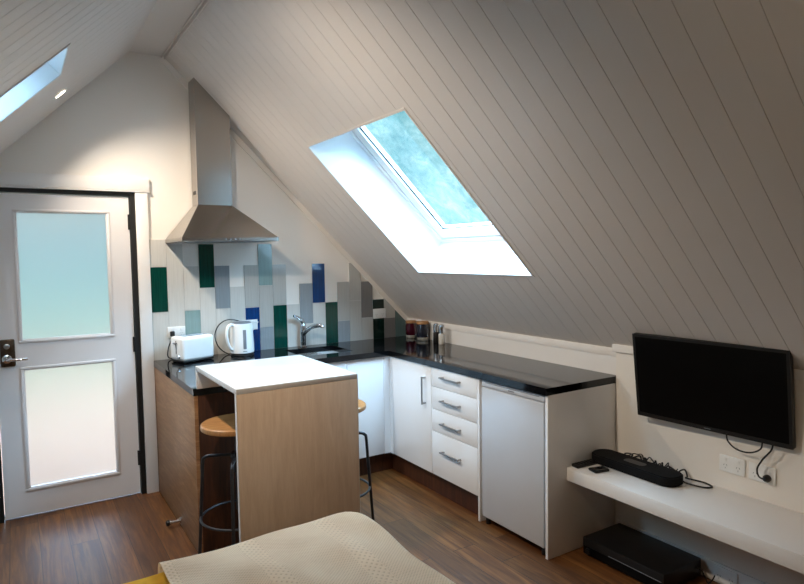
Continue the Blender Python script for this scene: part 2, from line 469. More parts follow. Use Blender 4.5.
# ------------------------------------------------------------------ door
dr = thing('door_1', None, None, (-2.55, .03, 0), kind='structure')
f = MB()
f.box(DX0+.001, -2.940, -.004, .1, 0, DZ-.001); f.box(-2.160, DX1-.001, -.004, .1, 0, DZ-.001); f.box(-2.94, -2.16, .0, .1, 2.0, DZ-.001)
f.box(-2.94, -2.16, .064, .1, 0, .012)
f.build('door_frame', 'seal', dr)
P1 = (-2.800, -2.300, 1.100, 1.884); P2 = (-2.800, -2.300, .178, .920)
xs = [-2.935, P1[0], P1[1], -2.165]; zs = [.010, P2[2], P2[3], P1[2], P1[3], 1.993]
leaf = MB().cells(xs, zs, lambda x, z: not (P1[0] < x < P1[1] and (P1[2] < z < P1[3] or P2[2] < z < P2[3])), .012, .052, 'y').build('door_leaf', 'door', dr)
for (xa, xb, za, zb) in (P1, P2):
    b = MB(); w = .016
    for q in ((xa-w, xb+w, za-w, za), (xa-w, xb+w, zb, zb+w), (xa-w, xa, za, zb), (xb, xb+w, za, zb)):
        b.box(q[0], q[1], .004, .016, q[2], q[3], .003)
    for q in ((xa, xb, za, za+.006), (xa, xb, zb-.006, zb), (xa, xa+.006, za, zb), (xb-.006, xb, za, zb)):
        b.box(q[0], q[1], .010, .030, q[2], q[3])
    b.build('glazing_bead', 'door', leaf)
    MB().box(xa, xb, .030, .034, za, zb).build('glass_pane', 'frost', leaf)
hd = MB().box(-2.915, -2.838, .000, .0125, .948, 1.114, .008).build('handle_plate', 'bronze', leaf)
MB().tube(smooth_path([(-2.882, .0, .996), (-2.882, -.045, .996), (-2.875, -.058, .996), (-2.85, -.060, .996), (-2.775, -.056, .993)], 5), [.009]*20+[.006], 12) \
    .lathe([(.026, 0), (.026, .008), (.014, .014)], n=24, M4=Matrix.Translation((-2.882, 0, .996)) @ Matrix.Rotation(PI/2, 4, 'X')).build('lever', 'chrome', hd)
MB().lathe([(.016, 0), (.016, .006), (.010, .009)], n=20, M4=Matrix.Translation((-2.880, 0, 1.072)) @ Matrix.Rotation(PI/2, 4, 'X')).build('lock_cylinder', 'handle', hd)
for z in (.20, .97, 1.78):
    MB().tube([(-2.1625, .004, z), (-2.1625, .004, z+.1)], .0065, 10).box(-2.175, -2.150, .006, .011, z, z+.1).build('hinge', 'seal', leaf)

# outdoors seen through the frosted panes
tag(box(-9, 5, .13, 9, -.25, -.15).build('deck_outside', 'deck'), kind='structure')
tag(box(-6, -1.6, .45, 3.8, 2.35, 2.45).build('sky_block_slab', 'white'), kind='structure')   # unseen roof slab, added to keep overhead sky off the door glass
tag(box(-9, 5, 6, 6.8, -.15, .55, .08).build('hedge', 'hedge'), 'green garden hedge blurred behind the frosted glass door', 'hedge')

# ------------------------------------------------------------------ skylights
def skylight(n, P, H, D=.30):
    s0, s1, y0, y1 = H
    root = thing('window_%d' % n, None, None, tuple(P((s0+s1)/2, (y0+y1)/2, D)), kind='structure')
    def ring(o0, o1, da, db):
        """four bars between inset o0 and inset o1, from depth da to db"""
        b = MB(); a0, a1, c0, c1 = s0+o0, s1-o0, y0+o0, y1-o0; i0, i1, j0, j1 = s0+o1, s1-o1, y0+o1, y1-o1
        for (u0, u1, v0, v1) in ((a0, i0, c0, c1), (i1, a1, c0, c1), (i0, i1, c0, j0), (i0, i1, j1, c1)):
            b.hexa([P(u0, v0, da), P(u1, v0, da), P(u1, v1, da), P(u0, v1, da)], [P(u0, v0, db), P(u1, v0, db), P(u1, v1, db), P(u0, v1, db)])
        return b
    ring(-.012, .0, -.004, .01).build('trim_bead', 'ceiling', root)
    ring(-.001, .001, .0, .30).build('reveal', 'reveal', root)
    ring(.0, .030, .285, .36).build('window_frame', 'reveal', root)
    ring(.030, .045, .300, .35).build('window_frame', 'reveal', root)
    sh = ring(.047, .115, .285, .34).build('sash', 'trim', root)
    ring(.113, .118, .300, .310).build('gasket', 'seal', sh)
    g = MB().hexa([P(s0+.11, y0+.11, .312), P(s1-.11, y0+.11, .312), P(s1-.11, y1-.11, .312), P(s0+.11, y1-.11, .312)],
                  [P(s0+.11, y0+.11, .316), P(s1-.11, y0+.11, .316), P(s1-.11, y1-.11, .316), P(s0+.11, y1-.11, .316)])
    g.build('glass_pane', 'skyglass', sh)
skylight(1, PR, HR); skylight(2, PL, HL)

# ------------------------------------------------------------------ tiled splashback
TW, TX = .1066, -2.0520
cols = {0: [(.9, 1.225, 'white'), (1.225, 1.53, 'green'), (1.53, 1.715, 'white')],
 1: [(.9, 1.07, 'white'), (1.07, 1.377, 'white'), (1.377, 1.683, 'white')],
 2: [(.9, .92, 'white'), (.92, 1.225, 'teal'), (1.225, 1.53, 'white')],
 3: [(.9, 1.07, 'white'), (1.07, 1.377, 'white'), (1.377, 1.683, 'green')],
 4: [(.9, 1.225, 'white'), (1.225, 1.53, 'grey')],
 5: [(.9, 1.07, 'white'), (1.07, 1.377, 'white')],
 6: [(.9, 1.22, 'blue'), (1.22, 1.53, 'light')],
 7: [(.9, 1.07, 'grey'), (1.07, 1.377, 'light'), (1.377, 1.683, 'teal')],
 8: [(.9, 1.225, 'green'), (1.225, 1.53, 'light')],
 9: [(.9, 1.225, 'white')],
 10: [(.9, 1.07, 'white'), (1.07, 1.38, 'grey')],
 11: [(.9, 1.225, 'white'), (1.225, 1.53, 'blue')],
 12: [(.9, 1.225, 'green')],
 13: [(.9, 1.07, 'grey'), (1.07, 1.38, 'light')],
 14: [(.9, 1.225, 'light'), (1.225, 1.53, 'light')],
 15: [(.9, 1.08, 'light'), (1.08, 1.377, 'darkgrey')],
 16: [(.9, 1.07, 'darkgreen'), (1.07, 1.225, 'darkgreen')],
 17: [(.9, 1.065, 'darkgrey'), (1.065, 1.37, 'light')],
 18: [(.9, 1.20, 'slate')],
 19: [(.9, 1.07, 'white')]}
mb = MB(); g = .0013
def zcut(x): return ZK-x*math.tan(AR)-w_c
w_c = .036/math.cos(AR)
for c, L in cols.items():
    x0, x1 = TX+TW*c+g, TX+TW*(c+1)-g
    x1 = min(x1, -.012)
    for z0, z1, m in L:
        z0 += g; z1 -= g
        if z0 < .9+g*2: z0 = .9005
        za, zb = min(z1, zcut(x0)-.002), min(z1, zcut(x1)-.002)
        if zb < z0+.003 and za < z0+.003: continue
        if zb < z0: x1b = x0+(za-z0)/math.tan(AR); pts = [(x0, z0), (x1b, z0), (x0, za)]
        elif za >= z1-1e-6 and zb < z1-1e-6:
            xk = x1-(z1-zb)/math.tan(AR); pts = [(x0, z0), (x1, z0), (x1, zb), (xk, z1), (x0, z1)]
        else: pts = [(x0, z0), (x1, z0), (x1, zb), (x0, za)]
        mb.prism(pts, 'y', -.0105, -.002, 'tile_'+m)
    top = max(l[1] for l in L)
    ga, gb = min(top, zcut(x0-g)-.001), min(top, zcut(x1+g)-.001)
    pts = [(x0-g, .9003), (x1+g, .9003), (x1+g, gb), (x0-g, ga)]
    mb.prism(pts, 'y', -.0075, -.0006, 'grout')
sp = mb.build('tile_splashback')
tag(sp, 'stepped splashback of upright white, grey, green and blue glazed tiles above the worktop', 'tiles')

# ------------------------------------------------------------------ worktop, cabinets
L, D1, D2, ML = 2.0545, .6211, .568, 2.167
SK = (-1.17, -.775, -.47, -.13)
PX = -1.46; PYE = -1.0896
xs = sorted([-L, PX, SK[0], SK[1], -D2, -.0085]); ys = sorted([-ML, PYE, -D1, SK[2], SK[3], -.0005])
def ins(x, y):
    if SK[0] < x < SK[1] and SK[2] < y < SK[3]: return False
    return y > -D1 or (y > PYE and x < PX) or (x > -D2)
wt = MB().cells(xs, ys, ins, .862, .9).build('worktop', 'granite')
tag(wt, 'glossy black stone worktop running along the tiles and the knee wall', 'worktop')
sk = thing('sink', 'stainless steel undermount sink bowl set in the black worktop', 'sink', ((SK[0]+SK[1])/2, (SK[2]+SK[3])/2, .74))
b = MB(); t = .004
b.cells([SK[0]-.012, SK[0], SK[1], SK[1]+.012], [SK[2]-.012, SK[2], SK[3], SK[3]+.012], lambda x, y: not (SK[0] < x < SK[1] and SK[2] < y < SK[3]), .857, .8615)
a = [(SK[0], SK[2]), (SK[1], SK[2]), (SK[1], SK[3]), (SK[0], SK[3])]; i_ = [(SK[0]+.02, SK[2]+.02), (SK[1]-.02, SK[2]+.02), (SK[1]-.02, SK[3]-.02), (SK[0]+.02, SK[3]-.02)]
for k in range(4):
    p, q, r, s_ = a[k], a[(k+1) % 4], i_[(k+1) % 4], i_[k]
    b.poly([p+(.86,), q+(.86,), r+(.72,), s_+(.72,)])
b.poly([q+(.72,) for q in i_])
b.build('bowl', 'sink', sk, recalc=True)
MB().lathe([(.04, 0), (.04, .004), (.028, .005), (.025, .001)], ((SK[0]+SK[1])/2, -.3, .7205)).build('drain', 'chrome', sk)

fc = thing('kitchen_faucet', 'chrome mixer tap with raised lever behind the sink', 'tap', (-.985, -.055, .9))
MB().lathe([(.028, 0), (.028, .006), (.022, .012), (.021, .09), (.023, .10), (.023, .155), (.020, .175), (.012, .185)], (-.985, -.055, .9003)).build('body', 'chrome', fc)
MB().tube(smooth_path([(-.985, -.06, .995), (-.965, -.10, 1.035), (-.935, -.14, 1.060), (-.905, -.175, 1.068), (-.890, -.190, 1.062), (-.886, -.194, 1.050)], 6), [.017]*20+[.0155]*11, 14).build('spout', 'chrome', fc)
MB().tube(smooth_path([(-.985, -.055, 1.08), (-1.00, -.055, 1.105), (-1.03, -.06, 1.128), (-1.062, -.065, 1.142)], 5), [.016]*6+[.012]*9+[.009], 12).build('lever', 'chrome', fc)

FY, FX = -.600, -.553      # door face planes
def bar_handle(parent, p, q, nrm, m='handle'):
    p, q, nrm = Vector(p), Vector(q), Vector(nrm)
    d = (q-p).normalized(); b = MB()
    b.tube([p+nrm*.028-d*.008, q+nrm*.028+d*.008], .0062, 10)
    for e_ in (p, q): b.tube([e_, e_+nrm*.028], .006, 10)
    b.build('handle', m, parent)

# back run under the sink
c = thing('sink_cabinet', 'white gloss base cabinet under the sink, partly behind the table', 'cabinet', (-1.18, -.3, 0))
MB().cells([-1.455, -1.44, -.905, -.8975], [.146, .7, .86], lambda x, z: z < .7 or x < -1.44 or x > -.905, -.58, -.02, 'y').build('body', 'cab', c)
box(-1.452, -.8985, FY, -.5805, .148, .858, .0015).build('door', 'cab', c)
c = thing('corner_cabinet', 'white gloss corner cabinet, a door each side of the corner, one with upright handle', 'cabinet', (-.5, -.6, 0))
b = MB().box(-.8945, -.014, -.58, -.02, .146, .8585).box(FX+.02, -.014, -1.128, -.58, .146, .8585).box(FX, FX+.03, -.637, -.575, .146, .8585).box(-.60, FX, -.5985, -.575, .146, .8585)
b.build('body', 'cab', c)
box(-.8955, -.602, FY, -.5805, .148, .858, .0015).build('door', 'cab', c)
d = box(FX, FX+.0195, -1.1265, -.640, .148, .858, .0015).build('door', 'cab', c)
bar_handle(d, (FX, -1.058, .605), (FX, -1.058, .775), (-1, 0, 0))
c = thing('drawer_cabinet', 'white gloss drawer unit with four bar-handled drawers beside the fridge', 'cabinet', (-.28, -1.36, 0))
box(FX+.02, -.014, -1.5985, -1.1295, .146, .8585).build('body', 'cab', c)
zz = [.148, .438, .585, .732, .858]
for i in range(4):
    d = box(FX, FX+.0195, -1.5965, -1.1305, zz[i]+.0015, zz[i+1]-.0015, .0015).build('drawer', 'cab', c)
    hz = (.325, .508, .656, .806)[i]
    bar_handle(d, (FX, -1.435, hz), (FX, -1.262, hz), (-1, 0, 0))
mk = MB().box(-1.45, -.50, -.545, -.53, 0, .1455).box(-.505, -.49, -1.598, -.5455, 0, .1455)
tag(mk.build('kickboard', 'walnut_and_shade'), 'dark brown recessed kickboard under the white cabinets', 'kickboard')
p = box(FX+.0, -.014, -1.617, -1.600, 0, .8615, .001).build('end_panel', 'cab'); tag(p, 'narrow white gloss upright panel between the drawers and the fridge', 'panel')
p = box(FX-.002, -.0005, -2.166, -2.148, 0, .8615, .001).build('end_panel', 'cab'); tag(p, 'wide white end panel closing the worktop run beside the floating shelf', 'panel')

# bar fridge
fr = thing('bar_fridge', 'white under-counter bar fridge at the right end of the worktop', 'fridge', (-.3, -1.88, 0))
box(-.50, -.06, -2.136, -1.632, .03, .845, .006).build('cabinet_body', 'fridge', fr)
dd = box(-.553, -.506, -2.133, -1.635, .045, .815, .008).build('door', 'fridge', fr)
box(-.549, -.5005, -2.133, -1.635, .819, .853, .006).build('top_panel', 'fridge', fr)
box(-.5515, -.5485, -2.10, -1.67, .842, .8455, .0008).build('handle_recess', 'grey', fr)
box(-.5515, -.5485, -1.91, -1.862, .829, .8345, .0008).build('badge', 'grey', fr)
for yy in (-2.11, -1.66):
    MB().lathe([(.014, 0), (.014, .03)], (-.525, yy, .0), 16).build('foot', 'black', fr)
    MB().lathe([(.014, 0), (.014, .031)], (-.11, yy, .0), 16).build('foot', 'black', fr)
    box(-.53, -.5, yy-.012, yy+.012, .0305, .044).build('hinge', 'grey', fr)

# peninsula under the worktop
pn = thing('peninsula_unit', 'oak-veneer base unit carrying the left end of the worktop next to the door', 'cabinet', (-1.76, -.55, 0))
box(-2.050, -2.030, -1.086, -.003, 0, .8615, .001).build('side_panel', 'panel', pn)
box(-2.0295, -1.4645, -1.0855, -1.067, 0, .8615, .001).build('back_panel', 'walnut_and_shade', pn)  # same timber as the side, its shade under the table put into the colour
box(-2.0295, -1.464, -1.066, -.003, .0, .860).build('body', 'cab', pn)
ds = thing('door_stop', 'small chrome door stop with black rubber tip low on the oak side panel', 'door stop', (-2.0505, -.66, .034))
MB().lathe([(.018, 0), (.018, .004), (.008, .008), (.007, .055), (.014, .058), (.014, .066)], n=20, M4=Matrix.Translation((-2.0505, -.66, .034)) @ Matrix.Rotation(-PI/2, 4, 'Y')).build('stem', 'chrome', ds)
MB().lathe([(.017, 0), (.018, .006), (.016, .016), (.008, .02)], n=20, M4=Matrix.Translation((-2.1168, -.66, .034)) @ Matrix.Rotation(-PI/2, 4, 'Y')).build('rubber_tip', 'black', ds)

# ------------------------------------------------------------------ waterfall table
tb = thing('waterfall_table', 'pale timber waterfall breakfast table standing half on the black worktop', 'table', (-1.74, -1.77, 0))
TX0, TX1, TY0, TY1, TZ = -2.038, -1.445, -1.084, -1.7865, 1.0205
box(TX0, TX1, TY1+.001, TY0, TZ-.024, TZ, .0012).build('table_top', 'oak_lit', tb)
lg = MB().box(TX0+.001, TX1-.001, TY1, TY1+.022, 0, TZ-.0245, .001).build('waterfall_leg', 'oak', tb)
box(TX0-.0005, TX0+.0008, TY1, TY1+.0222, 0, TZ-.024).build('edge_banding', 'oak_lit', lg)  # edge strips carry the lit oak tone
box(TX1-.0008, TX1+.0005, TY1, TY1+.0222, 0, TZ-.024).build('edge_banding', 'oak_lit', lg)
box(TX0, TX1, TY0-.022, TY0, .9003, TZ-.0245, .001).build('short_leg', 'oak_lit', tb)

# ------------------------------------------------------------------ stools
def stool(cx, cy, label, rot):
    s = thing('bar_stool', label, 'stool', (0, 0, 0), 'bar stools at the waterfall table')
    st = MB().lathe([(.01, .725), (.168, .725), (.175, .729), (.177, .738), (.175, .750), (.168, .755), (.01, .7555)], n=48)
    st.build('seat', 'seat', s)
    MB().lathe([(.045, .712), (.045, .7245), (.02, .7245)], n=24).tube([(0, 0, .30), (0, 0, .712)], .014, 14).lathe([(.028, .50), (.028, .60)], n=20).build('screw_post', 'iron', s)
    MB().lathe([(.034, .572), (.034, .592)], n=24).build('hub', 'iron', s)
    MB().tube([(.012, -.012, .64), (.05, -.05, .64)], .006, 8).build('height_knob', 'iron', s)
    for k in range(4):
        a = rot+k*PI/2; c_, s_ = math.cos(a), math.sin(a)
        path = [(.028, .584), (.12, .584), (.150, .582), (.166, .572), (.173, .555), (.180, .45), (.193, .25), (.208, .006)]
        lgm = MB().tube(smooth_path([(r*c_, r*s_, z) for r, z in path], 5), .0085, 12)
        lgo = lgm.build('leg', 'iron', s)
        MB().lathe([(.012, 0), (.012, .010), (.009, .014)], (.208*c_, .208*s_, 0), 12).build('foot_cap', 'black', lgo)
    MB().tube([(.188*math.cos(2*PI*i/48), .188*math.sin(2*PI*i/48), .27) for i in range(48)], .0065, 10, closed=True).build('foot_ring', 'iron', s)
    s.location = (cx, cy, 0); return s
A26 = math.radians(-26)
stool(-1.900, -1.320, 'dark metal stool with round timber seat, tucked under the table beside the oak panel', A26)
stool(-1.330, -1.290, 'dark metal stool with round timber seat, poking out on the cabinet side of the table', A26)

# ------------------------------------------------------------------ range hood
hd = thing('range_hood', 'stainless steel pyramid range hood with tall chimney cut to the sloping ceiling', 'range hood', (-1.64, 0, 1.69))
HX0, HX1, HY = -1.949, -1.329, -.50
CX0, CX1, CY = -1.762, -1.531, -.165
b = MB()
b.box(HX0, HX1, HY, -.0115, 1.692, 1.714, .0015)
b.hexa([(HX0, -.0115, 1.714), (HX1, -.0115, 1.714), (HX1, HY, 1.714), (HX0, HY, 1.714)], [(CX0, -.0115, 1.943), (CX1, -.0115, 1.943), (CX1, CY, 1.943), (CX0, CY, 1.943)])
b.build('canopy', 'steel', hd, sharp=12)
e2 = .002
zc = lambda x: roofz(x)-e2
def chim(x0, x1, y0, z0):
    q = MB(); P_ = [(x0, z0), (x1, z0), (x1, zc(x1)), (x0, zc(x0))]
    q.prism(P_, 'y', y0, -.013); return q
chim(CX0, CX1, CY, 1.944).build('chimney', 'steel', hd, sharp=12)
box(CX0-.0008, CX0, -.12, -.05, 2.015, 2.04).build('vent_slot', 'black', hd)
for xa in (-1.86, -1.63):
    fo = box(xa, xa+.21, -.44, -.08, 1.688, 1.6915, .001).build('grease_filter', 'grey', hd)
for xa in (-1.9, -1.39): MB().lathe([(.022, 0), (.022, .003)], (xa, -.25, 1.689), 20).build('hood_lamp', 'white', hd)
b = MB()
for k in range(4): b.lathe([(.006, 0), (.006, .003)], n=12, M4=Matrix.Translation((-1.68+k*.03, HY, 1.703)) @ Matrix.Rotation(PI/2, 4, 'X'))
b.build('button_row', 'grey', hd)

# ------------------------------------------------------------------ appliances on the worktop
Z0 = .9003
TR = math.radians(19)
TC = (-1.832, -.165)
ts = thing('toaster', 'white two-slice toaster on the worktop beside the door', 'toaster', (TC[0], TC[1], Z0)); 
def TB(mb): return mb
R_ = Matrix.Rotation(TR, 4, 'Z')
def tpart(name, mb, mat, parent=ts):
    bmesh.ops.transform(mb.bm, matrix=R_, verts=mb.bm.verts)
    return mb.build(name, mat, parent, world=False)
hx, hy = .120, .078
b = MB().box(-hx, hx, -hy, hy, .014, .172, .022, seg=4); body = tpart('body', b, 'white')
tpart('base', MB().box(-hx+.004, hx-.004, -hy+.004, hy-.004, .004, .020, .006), 'black')
for yy in (-.026, .026): 
    sl = tpart('slot_rim', MB().cells([-.09, -.084, .084, .09], [yy-.017, yy-.012, yy+.012, yy+.017], lambda x, y, yy=yy: not (abs(x) < .084 and abs(y-yy) < .012), .1715, .1745), 'chrome')
    tpart('slot', MB().box(-.084, .084, yy-.012, yy+.012, .171, .1728), 'black', sl)
tpart('lever_slot', MB().box(-hx-.0008, -hx+.001, -.004, .004, .06, .145), 'black')
tpart('lever', MB().box(-hx-.016, -hx-.001, -.016, .016, .125, .135, .003), 'grey')
tpart('browning_knob', MB().lathe([(.013, 0), (.012, .012), (.004, .013)], n=20, M4=Matrix.Translation((-hx-.0005, -.035, .045)) @ Matrix.Rotation(-PI/2, 4, 'Y')), 'chrome')
for sx in (-1, 1):
    for sy in (-1, 1): tpart('foot', MB().lathe([(.010, 0), (.010, .006)], (sx*.1, sy*.058, 0), 12), 'black')

KC = (-1.488, -.150)
kt = thing('electric_kettle', 'white electric kettle with grey water gauge on the worktop right of the toaster', 'kettle', (KC[0], KC[1], Z0))
def kp(name, mb, mat, parent=kt): return mb.build(name, mat, parent, world=False)
kp('power_base', MB().lathe([(.076, 0), (.080, .004), (.078, .014), (.072, .018)]), 'black')
KB = kp('body', MB().lathe([(.070, .019), (.081, .022), (.083, .035), (.080, .12), (.075, .20), (.072, .222), (.068, .226)], n=48), 'white')
kp('lid', MB().lathe([(.066, .226), (.066, .230), (.055, .237), (.02, .240)], n=40), 'grey')
sp_ = MB()
Ns = [(.062, -.030), (.120, -.012), (.120, .012), (.062, .030)]
sp_.hexa([(x, y, .228) for x, y in Ns], [(.07, -.022, .165), (.078, -.008, .165), (.078, .008, .165), (.07, .022, .165)])
kp('spout', sp_, 'white')
ha = -2.75
def hpt(r, z): return (r*math.cos(ha), r*math.sin(ha), z)
kp('handle', MB().tube(smooth_path([hpt(.062, .215), hpt(.095, .222), hpt(.122, .205), hpt(.132, .16), hpt(.125, .11), hpt(.105, .065), hpt(.077, .045)], 6), .0105, 12), 'white')
ga = math.radians(-94)
q = MB().box(-.011, .011, -.002, .002, .052, .185, .0019)
n_ = Matrix.Rotation(ga+PI/2, 4, 'Z') @ Matrix.Translation((0, -.0797, .118)) @ Matrix.Rotation(math.radians(-2.8), 4, 'X') @ Matrix.Translation((0, 0, -.118))
bmesh.ops.transform(q.bm, matrix=n_, verts=q.bm.verts); kp('water_gauge', q, 'windowgrey')
q = MB().box(-.014, .014, -.001, .001, .034, .038)
n_ = Matrix.Rotation(ga+PI/2, 4, 'Z') @ Matrix.Translation((0, -.083, 0)); bmesh.ops.transform(q.bm, matrix=n_, verts=q.bm.verts); kp('badge', q, 'grey')

# Australian style double power points
def outlet(loc, nrm, w, h, label, holes=True, mat='white'):
    o = thing('power_outlet', label, 'power outlet', loc, None)
    n = Vector(nrm); u = Vector((0, 0, 1)).cross(n) * -1
    if u.length == 0: u = Vector((1, 0, 0))
    Mx = Matrix.Translation(Vector((0, 0, 0))) @ Matrix(((u.x, n.x*-1, 0, 0), (u.y, n.y*-1, 0, 0), (0, 0, 1, 0), (0, 0, 0, 1)))
    b = MB().box(-w/2, w/2, -.009, 0, -h/2, h/2, .003, M4=Mx); b.build('face_plate', mat, o, world=False)
    if holes:
        for sx in (-1, 1):
            cx = sx*w*.25
            sw = MB().box(cx-.006, cx+.006, -.012, -.0092, h*.16, h*.36, .001, M4=Mx); sw.build('rocker_switch', mat, o, world=False)
            pn_ = MB()
            for (dx, dz, a) in ((-.0065, .002, .5), (.0065, .002, -.5), (0, -.012, 0)):
                pn_.box(-.001, .001, -.0096, -.0091, -.004, .004, M4=Mx @ Matrix.Translation((cx+dx, 0, dz-.008)) @ Matrix.Rotation(a, 4, 'Y'))
            pn_.build('socket', 'grey', o, world=False)
    return o
outlet((-1.899, -.0107, 1.083), (0, -1, 0), .118, .074, 'white double power point on the tiles behind the toaster')
outlet((-1.385, -.0107, 1.094), (0, -1, 0), .118, .074, 'white double power point on the blue tile behind the kettle')
outlet((-.289, -.0107, 1.107), (0, -1, 0), .118, .080, 'white power point on the dark green tiles near the inside corner')
outlet((-.0302, -2.826, .588), (-1, 0, 0), .120, .078, 'left double power point on the wall under the television')
outlet((-.0302, -2.962, .588), (-1, 0, 0), .118, .078, 'right double power point under the television, with a black plug in it')
outlet((-.0453, -2.812, .050), (-1, 0, 0), .115, .075, 'white double power point low on the wall below the shelf', True)

def cable(name, pts, r, label=None, parent=None, extra=None, sub=7):
    t = MB().tube(smooth_path(pts, sub), r, 8).build(name, 'black', parent)
    if parent is None: tag(t, label, 'cable')
    if extra: extra(t)
    return t
def pl1(t): box(-1.945, -1.915, -.045, -.0235, 1.058, 1.092, .006).build('plug', 'black', t)
cable('power_cord', [(-1.93, -.040, 1.068), (-1.945, -.052, 1.03), (-1.962, -.045, .98), (-1.965, -.035, .925), (-1.94, -.03, .9065), (-1.88, -.028, .9065)], .004,
      parent=ts, extra=pl1)
def pl2(t): box(-1.425, -1.400, -.045, -.0235, 1.075, 1.105, .005).build('plug', 'black', t)
cable('power_cord', [(-1.412, -.040, 1.090), (-1.47, -.035, 1.13), (-1.55, -.038, 1.145), (-1.612, -.04, 1.115), (-1.645, -.04, 1.05), (-1.635, -.045, .98), (-1.60, -.05, .93), (-1.565, -.06, .9065), (-1.555, -.085, .9060)], .004,
      parent=kt, extra=pl2)

# jars and shakers in the corner
def jar(x, y, r, h, mat, label):
    j = thing('storage_jar', label, 'jar', (x, y, Z0), 'lidded jars in the worktop corner')
    kp('body', MB().lathe([(r*.86, h*.17), (r*.97, h*.22), (r, h*.45), (r*.97, h*.70), (r*.84, h*.83), (r*.84, h*.86)], n=36), mat, j)
    kp('base_band', MB().lathe([(r*.72, 0), (r*.82, .004), (r*.86, h*.12), (r*.87, h*.17)], n=36), 'cream', j)
    kp('lid', MB().lathe([(r*.88, h*.862), (r*.93, h*.87), (r*.93, h*.97), (r*.88, h)], n=36), 'lid', j)
jar(-.062, -.142, .046, .142, 'maroon', 'maroon glazed jar with timber lid, the one nearest the tiles')
jar(-.070, -.325, .053, .152, 'slate', 'slate grey glazed jar with timber lid, right of the maroon jar')
def shaker(x, y, fill, label):
    j = thing('shaker', label, 'shaker', (x, y, Z0), 'salt and pepper shakers by the jars')
    kp('glass_body', MB().lathe([(.022, 0), (.024, .003), (.024, .075), (.021, .082)], n=24), fill, j)
    kp('metal_cap', MB().lathe([(.021, .0825), (.0235, .085), (.0235, .135), (.019, .148), (.006, .151)], n=24), 'chrome', j)
shaker(-.060, -.500, 'pepper', 'chrome-topped pepper shaker with dark contents, next to the slate jar')
shaker(-.080, -.598, 'salt', 'chrome-topped salt shaker with white contents, rightmost by the knee wall')

# ------------------------------------------------------------------ floating shelf and what is on it
sh = box(-.4205, -.0305, -5.29, -2.1675, .3945, .4637, .002).build('floating_shelf', 'trim')
tag(sh, 'long thick white floating shelf below the television', 'shelf')
ZS = .4640
b = MB()
# soundbar: rounded plan outline extruded
def rounded(cx, cy, lx, ly, r, n=8):
    out = []
    for (sx, sy, a0) in ((1, 1, 0), (-1, 1, PI/2), (-1, -1, PI), (1, -1, 3*PI/2)):
        for k in range(n+1):
            a = a0+PI/2*k/n; out.append((cx+sx*(lx/2-r)+r*math.cos(a), cy+sy*(ly/2-r)+r*math.sin(a)))
    return out
sbar = thing('soundbar', 'compact black fabric soundbar with rounded ends on the floating shelf', 'speaker', (-.175, -2.41, ZS))
def rprism(mbx, o, z0, z1, bev):
    bb = bmesh.new(); vs = [bb.verts.new((p[0], p[1], z0)) for p in o]; f_ = bb.faces.new(vs)
    r_ = bmesh.ops.extrude_face_region(bb, geom=[f_])
    for v in r_['geom']:
        if isinstance(v, bmesh.types.BMVert): v.co.z = z1
    if bev:
        ee = [e_ for e_ in bb.edges if abs(e_.verts[0].co.z-e_.verts[1].co.z) < 1e-6]
        bmesh.ops.bevel(bb, geom=ee, offset=bev, segments=3, affect='EDGES')
    bmesh.ops.recalc_face_normals(bb, faces=bb.faces)
    mbx._merge(bb); return mbx
rprism(MB(), rounded(-.188, -2.412, .142, .50, .062), ZS+.003, ZS+.050, .006).build('grille', 'fabric', sbar)
rprism(MB(), rounded(-.188, -2.412, .105, .48, .045), ZS, ZS+.004, 0).build('base', 'black', sbar)
rprism(MB(), rounded(-.188, -2.412, .05, .12, .02), ZS+.0495, ZS+.0508, 0).build('control_panel', 'black', sbar)
rc = thing('remote_control', 'long black remote lying against the end panel on the shelf', 'remote', (-.29, -2.205, ZS))
Mr = Matrix.Translation((-.008, .004, 0)) @ rotz(math.radians(-3), (-.29, -2.205, 0))
MB().box(-.385, -.205, -2.229, -2.183, ZS, ZS+.018, .005, M4=Mr).build('case', 'black', rc)
b = MB()
for i in range(6):
    for j_ in range(3): b.box(-.372+i*.022, -.362+i*.022, -2.222+j_*.012, -2.214+j_*.012, ZS+.0175, ZS+.0192, M4=Mr)
b.build('button_pad', 'fabric', rc)
rc = thing('remote_control', 'short stubby black remote near the shelf front edge, right of the long one', 'remote', (-.325, -2.30, ZS))
Mr = rotz(math.radians(-12), (-.325, -2.298, 0))
MB().box(-.370, -.280, -2.328, -2.268, ZS, ZS+.014, .006, M4=Mr).build('case', 'black', rc)
MB().lathe([(.014, ZS+.0135), (.014, ZS+.0152)], (-.318, -2.298, 0), 20).build('button_ring', 'fabric', rc)
pts = [(-.105, -2.19, ZS+.006)]
random.seed(3)
for i in range(22):
    t_ = i/21
    pts.append((-.062+random.uniform(-.022, .018), -2.25-.36*t_+random.uniform(-.02, .02), ZS+.006+abs(math.sin(i*2.1))*.032))
pts += [(-.07, -2.62, ZS+.006), (-.055, -2.70, ZS+.006), (-.075, -2.755, ZS+.006), (-.115, -2.735, ZS+.006), (-.145, -2.67, ZS+.012), (-.15, -2.655, ZS+.02)]
cable('cable_bundle', pts, .0042, 'tangled black cables behind the soundbar with a loop past its right end', sub=5)
pts = [(-.06, -2.24+0*i, ZS+.005) if i == 0 else (-.062+random.uniform(-.015, .02), -2.24-.022*i, ZS+.005+random.uniform(0, .04)) for i in range(16)]
cable('thin_cable', pts, .003, 'thin black lead running along the wall behind the soundbar', sub=5)

